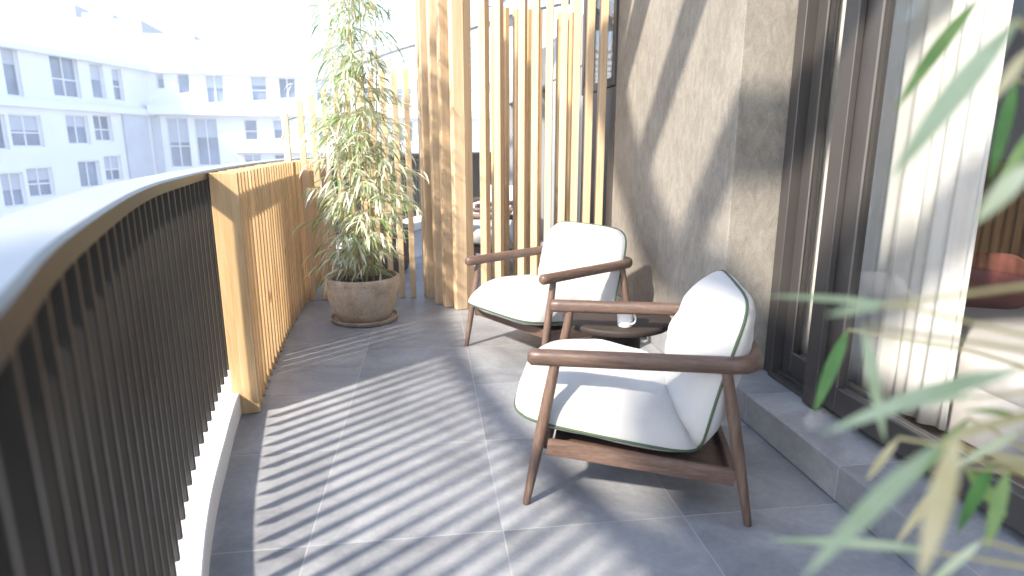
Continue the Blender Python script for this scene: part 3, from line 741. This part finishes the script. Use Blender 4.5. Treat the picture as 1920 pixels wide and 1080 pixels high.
LV=[((.534,.582,1.389),(.451,.569,1.284),.014,0,1.0,.3),((.371,.372,1.328),(.288,.360,1.229),.016,1,1.0,.2),((.545,.537,1.311),(.518,.519,1.217),.0115,4,.8,.1),
((.371,.344,1.242),(.334,.341,1.203),.012,2,.9,.1),((.437,.424,1.32),(.409,.419,1.282),.009,3,.8,.1),((.519,.686,1.025),(.473,.668,.919),.016,4,1.0,.3),
((.398,.457,1.118),(.279,.475,1.128),.006,1,.3,.15),((.309,.374,1.144),(.267,.378,1.137),.006,1,.6,.1),((.342,.435,1.11),(.356,.411,1.019),.009,1,.9,.1),
((.402,.352,1.101),(.261,.360,1.058),.012,1,.9,.25),((.313,.314,1.073),(.221,.306,.989),.012,1,1.0,.2),((.299,.292,1.091),(.274,.276,1.005),.013,3,1.2,.1),
((.440,.429,.898),(.290,.452,.910),.009,1,.5,.2),((.559,.531,.915),(.603,.514,.864),.015,0,.8,.2),((.52,.50,.99),(.46,.49,.93),.010,0,.7,.2),
((.47,.45,.975),(.405,.44,.90),.009,3,.9,.2),((.45,.40,.93),(.395,.395,.89),.007,2,.6,.1),((.53,.46,.955),(.50,.44,.885),.012,0,1.0,.2),((.42,.47,.99),(.385,.46,.955),.007,3,.8,.1),
((.50,.43,1.01),(.43,.42,.985),.008,2,.7,.2),((.56,.50,1.30),(.50,.50,1.20),.011,0,.9,.3),((.58,.52,.93),(.53,.50,.86),.013,4,.9,.2),((.47,.44,1.04),(.35,.43,1.035),.006,2,.6,.3),((.55,.47,1.0),(.47,.46,1.02),.006,0,.6,.4)]
for a,c,wd,m,roll,sag in LV: fleaf(a,c,wd,m,roll,sag)
rnd=random.Random(4)
for k in range(60):      # the rest of the crown, beyond the right edge and above
    P=rnd.choice(culm_paths); q=rnd.choice(P[4:]); a=rnd.uniform(-1.2,1.4)
    base=q+Vector((math.cos(a)*rnd.uniform(.03,.2),math.sin(a)*rnd.uniform(.03,.2),rnd.uniform(-.05,.1)))
    if base.x<.60 and base.z<1.7: continue
    tip=base+Vector((rnd.uniform(.0,.1),rnd.uniform(-.08,.08),-rnd.uniform(.06,.12)))
    fleaf(base,tip,rnd.uniform(.011,.02),rnd.choice((0,1,2,3,4)),rnd.uniform(.3,1.2),.2)
fb.build('foliage',FGL,FG,smooth=True)
planter('planter',(.62,.42,0),[(0,0),(.16,0),(.18,.02),(.22,.15),(.235,.27),(.23,.32),(.215,.325),(.208,.31),(.21,.26),(0,.24)],.21,.285,M['stone_pot'],'stone planter of the nearest bamboo, beside the viewer')

# ------------------------------------------------------------------ pergolas overhead
pg=empty('pergola',(.4,2.3,2.75),0,'grey steel pergola over the near terrace','pergola','steel pergolas')
po=Vector((.4,2.3,0))
E1=Curve2([(-.62,-.4),(-.64,.5),(-.62,1.2),(-.59,1.7),(-.42,2.2),(-.22,2.58),(-.02,3.03),(.22,3.43),(.52,3.84),(.92,4.0),(1.40,4.16)])
b=MB(); ii=E1.off(.0,0,None,.1); oo=E1.off(-.34,0,None,.1)
b.strip(up([p-po for p in ii],0),up([p-po for p in ii],.10)); b.strip(up([p-po for p in oo],.10),up([p-po for p in oo],0))
b.strip(up([p-po for p in ii],.10),up([p-po for p in oo],.10)); b.strip(up([p-po for p in oo],0),up([p-po for p in ii],0))
b.build('edge_beam',M['grey_metal'],pg)
for y in (-.42,.58,1.575,2.72,3.72):
    xl=-.63
    for i in range(len(E1.p)-1):
        if E1.p[i].y<=y<=E1.p[i+1].y: xl=E1.p[i].x
    prt('beam',M['grey_metal'],pg,[(xl+.05,1.64 if y<2.7 else 1.415,y-.085,y+.085,2.65,2.90)])
b=MB(); b.prism([(-2.35,-2.4),(-.9,-2.4),(-.9,-.16),(-1.75,-.05),(-2.0,-.45)],2.76,2.98)  # unseen slab, added and shaped to throw shade on the near right floor
tag(b.build('shade_slab',M['white_plaster']),'unseen white slab added overhead to shade the near floor','shade slab')
pf=empty('pergola',(.3,9,2.6),0,'grey steel canopy with white fabric over the far terrace','pergola','steel pergolas')
fo=Vector((.3,9,0))
E2=Curve2([(1.42,6.35),(1.2,6.62),(.93,7.05),(.62,7.75),(.28,8.4),(-.09,9.1),(-.5,9.95),(-.9,10.9),(-1.15,11.8)])
b=MB(); ii=E2.off(.0,0,None,.1); oo=E2.off(-.10,0,None,.1)
b.strip(up([p-fo for p in ii],.0),up([p-fo for p in ii],.14)); b.strip(up([p-fo for p in oo],.14),up([p-fo for p in oo],0)); b.strip(up([p-fo for p in ii],.14),up([p-fo for p in oo],.14)); b.strip(up([p-fo for p in oo],0),up([p-fo for p in ii],0))
b.build('edge_beam',M['grey_metal'],pf)
b=MB(); A_=[];B_=[]
for i in range(41):
    p,t,nn=E2.at(E2.L[-1]*.42*i/40); z=.17+.05*math.sin(i*1.3)
    A_.append(Vector((p.x-fo.x,p.y-fo.y,z))); B_.append(Vector((1.42-fo.x,p.y+1.2*(1-i/60)-fo.y,z+.12)))
b.strip(A_,B_); o=b.build('fabric',M['canvas'],pf,smooth=True); sd=o.modifiers.new('thickness','SOLIDIFY'); sd.thickness=.006
for k in range(9):
    y=9.3+k*.8; prt('beam',M['canvas'],pf,[(-.2-.16*k,1.43,y-.03,y+.03,2.61,2.68)])

# ------------------------------------------------------------------ buildings across the street
def facade(root,P,T,L0,L1,z0,z1,openings,mat,depth=9,rec=.28):
    """wall sheet from P along T with real openings; openings = (s0,s1,za,zb)"""
    nrm=Vector((T.y,-T.x,0)); xs=sorted({L0,L1,*[o[0] for o in openings],*[o[1] for o in openings]}); zs=sorted({z0,z1,*[o[2] for o in openings],*[o[3] for o in openings]})
    pt=lambda s,z,d=0:P+T*s+Vector((0,0,z))-nrm*d
    b=MB()
    for i in range(len(xs)-1):
        for j in range(len(zs)-1):
            cx,cz=(xs[i]+xs[i+1])/2,(zs[j]+zs[j+1])/2
            if any(o[0]<cx<o[1] and o[2]<cz<o[3] for o in openings): continue
            b.quad_faces([pt(xs[i],zs[j]),pt(xs[i+1],zs[j]),pt(xs[i+1],zs[j+1]),pt(xs[i],zs[j+1])],[(0,1,2,3)])
    for s0,s1,a,c in openings:
        q=[(s0,a),(s1,a),(s1,c),(s0,c)]
        for k in range(4):
            u,v=q[k],q[(k+1)%4]; b.quad_faces([pt(*u),pt(*v),pt(*v,rec),pt(*u,rec)],[(0,1,2,3)])
    b.quad_faces([pt(L0,z1),pt(L1,z1),pt(L1,z1,depth),pt(L0,z1,depth)],[(0,1,2,3)])
    for s in(L0,L1): b.quad_faces([pt(s,z0),pt(s,z1),pt(s,z1,depth),pt(s,z0,depth)],[(0,1,2,3)])
    b.quad_faces([pt(L0,z0,depth),pt(L1,z0,depth),pt(L1,z1,depth),pt(L0,z1,depth)],[(0,1,2,3)])
    b.build('wall',mat,root)
    ang=math.atan2(T.y,T.x)
    for n_,(s0,s1,a,c) in enumerate(openings):
        fr=MB(); wd=s1-s0; ht=c-a
        def bar(u0,u1,v0,v1):
            cc=pt((u0+u1)/2,(v0+v1)/2,rec-.06); fr.box(cc,(u1-u0,.08,v1-v0),ang)
        t_=.07
        bar(s0,s0+t_,a,c); bar(s1-t_,s1,a,c); bar(s0+t_,s1-t_,a,a+t_); bar(s0+t_,s1-t_,c-t_,c)
        if wd>1.2: bar((s0+s1)/2-t_/2,(s0+s1)/2+t_/2,a+t_,c-t_)
        if ht>1.5 and n_%2: bar(s0+t_,s1-t_,a+ht*.42,a+ht*.42+t_)
        w_=fr.build('window',M['facade_white'],root)
        pb=MB(); pb.box(pt((s0+s1)/2,(a+c)/2,rec-.01),(wd-.1,.02,ht-.1),ang); pb.build('pane',M['pane'],w_)
        if n_%3!=1:
            sb=MB(); k_=.35+.3*((n_*37)%10)/10; sb.box(pt((s0+s1)/2,c-ht*k_/2-.03,rec-.03),(wd-.16,.015,ht*k_-.1),ang); sb.build('blind',M['pane_grey'],w_)
OB=Vector((-19.185,47.959,0))
def building(name,label,P,T,L0,L1,z0,z1,ops,ledges,mat,boxes=(),depth=9):
    root=empty(name,(P.x,P.y,-12),0,label,'building','white apartment blocks across the street')
    off=Vector((0,0,12)); P0=Vector((0,0,12))
    facade(root,P0,T,L0,L1,z0,z1,ops,mat,depth); ang=math.atan2(T.y,T.x); nrm=Vector((T.y,-T.x,0))
    for (a,c,za,zb,pr_) in ledges:
        b=MB(); b.box(P0+T*(a+c)/2+Vector((0,0,(za+zb)/2))+nrm*(pr_/2+.003),(c-a,pr_,zb-za),ang); b.build('ledge',mat,root)
    return root,P0,ang,nrm
TL=Vector((-.252,-.968,0)).normalized(); TR=Vector((.986,.17,0)).normalized()
opsL=[(9.9,10.9,3.9,6.4),(5.9,7.9,4.1,6.4),(3.9,5.0,4.2,6.3),(2.3,3.2,4.2,6.2),(11.3,12.7,1.1,2.9),(9.1,11.1,1.25,2.95),(5.7,7.4,1.4,3.1),(3.8,5.3,1.6,3.2),(-.2,.55,-1.0,3.3),(10.8,12.2,-1.9,-.1),(8.9,10.6,-1.5,.1),(5.3,7.0,-1.2,.4),(3.4,4.9,-.9,.7),(13.4,14.6,3.9,6.4),(13.4,14.8,-1.9,-.1),(3.4,4.9,-4,-2.4),(6,7.6,-4,-2.4),(9,10.6,-4,-2.4)]
# facade travels away from B along TL: normal must face the viewer
rt,P0,ang,nrm=building('apartment_building','white apartment block at the far left with tall dark windows',OB,-TL,-24,-.0,-12,6.62,[(-b_,-a_,c_,d_) for a_,b_,c_,d_ in opsL if a_>=0],[(-24,0,3.35,3.75,.35),(-24,0,6.3,6.62,.5)],M['facade_white'])
opsR=[(.6,1.1,5.2,6.2),(1.9,2.7,4.9,6.25),(3.7,4.9,4.3,6.25),(6.7,7.8,4.5,6.25),(8.6,9.8,4.7,6.2),(.9,2.3,-.2,3.25),(2.7,4.2,-.1,3.25),(6.0,6.9,1.7,3.2),(8.0,8.9,1.8,3.2),(5.8,7.0,-.3,.7),(7.9,8.7,-.3,.7),(11.2,12.6,4.5,6.2),(11.2,12.6,1.6,3.2),(14,15.2,4.5,6.2),(14,15.2,1.6,3.2),(17,18.4,4.5,6.2),(17,18.4,1.6,3.2),(11,12.4,-.6,.8),(14,15.4,-.6,.8)]
rt,P0,ang,nrm=building('apartment_building','white apartment block behind the bamboo with smaller windows and balconies',OB,TR,.02,30,-12,6.5,opsR,[(.02,30,3.45,4.1,.9),(.02,30,6.27,6.5,.5),(5.2,30,.85,1.45,.6)],M['facade_white'])
b=MB(); T=TR; b.box(P0+T*.28+Vector((0,0,1.2))+nrm*.06,(.5,.1,4.3),ang); 
b.build('stair_panel',M['facade_grey'],rt)
b=MB(); b.box(P0-TL*-1.7+Vector((0,0,1.2))+Vector((-TL.y*-1,TL.x*-1,0))*.0+(-TL).cross(Vector((0,0,1)))*.10,(2.3,.1,4.3),math.atan2(-TL.y,-TL.x)); b.build('stair_panel',M['facade_grey'],rt)
for k,(x,y,wx,wy,h,lab) in enumerate([(-52,84,26,10,16.8,'tall pale block on the skyline at the far left'),(-35,82.5,7,9,15.0,'pale stepped block on the skyline beside the tall one'),(-26,80,16,9,12.6,'low pale roof on the skyline left of the bamboo'),(-12,80,14,9,12.3,'low pale roof on the skyline behind the bamboo')]):
    rt=empty('skyline_building',(x,y,-12),R(5),lab,'building','pale roofs on the skyline')
    b=MB(); b.box((0,0,(h+12)/2),(wx,wy,h+12)); b.build('wall',M['roof_pale'],rt)
    b=MB(); b.box((-wx*.2,0,h+12+.4),(wx*.45,wy*.6,.8)); b.box((wx*.22,0,h+12+.2),(wx*.2,wy*.5,.4)); b.build('roof',M['roof_pale'],rt)

HAZE=True
if HAZE:
    b=MB(); b.bb(-160,160,-140,180,-13,22)
    m=bpy.data.materials.new('haze_air'); m.use_nodes=True; nt=m.node_tree; nt.nodes.clear()
    o_=nt.nodes.new('ShaderNodeOutputMaterial'); v=nt.nodes.new('ShaderNodeVolumePrincipled'); v.inputs['Color'].default_value=(.93,.95,1,1); v.inputs['Density'].default_value=.0045; v.inputs['Anisotropy'].default_value=.1
    nt.links.new(v.outputs[0],o_.inputs['Volume'])
    h=b.build('haze',m); tag(h,kind='stuff')
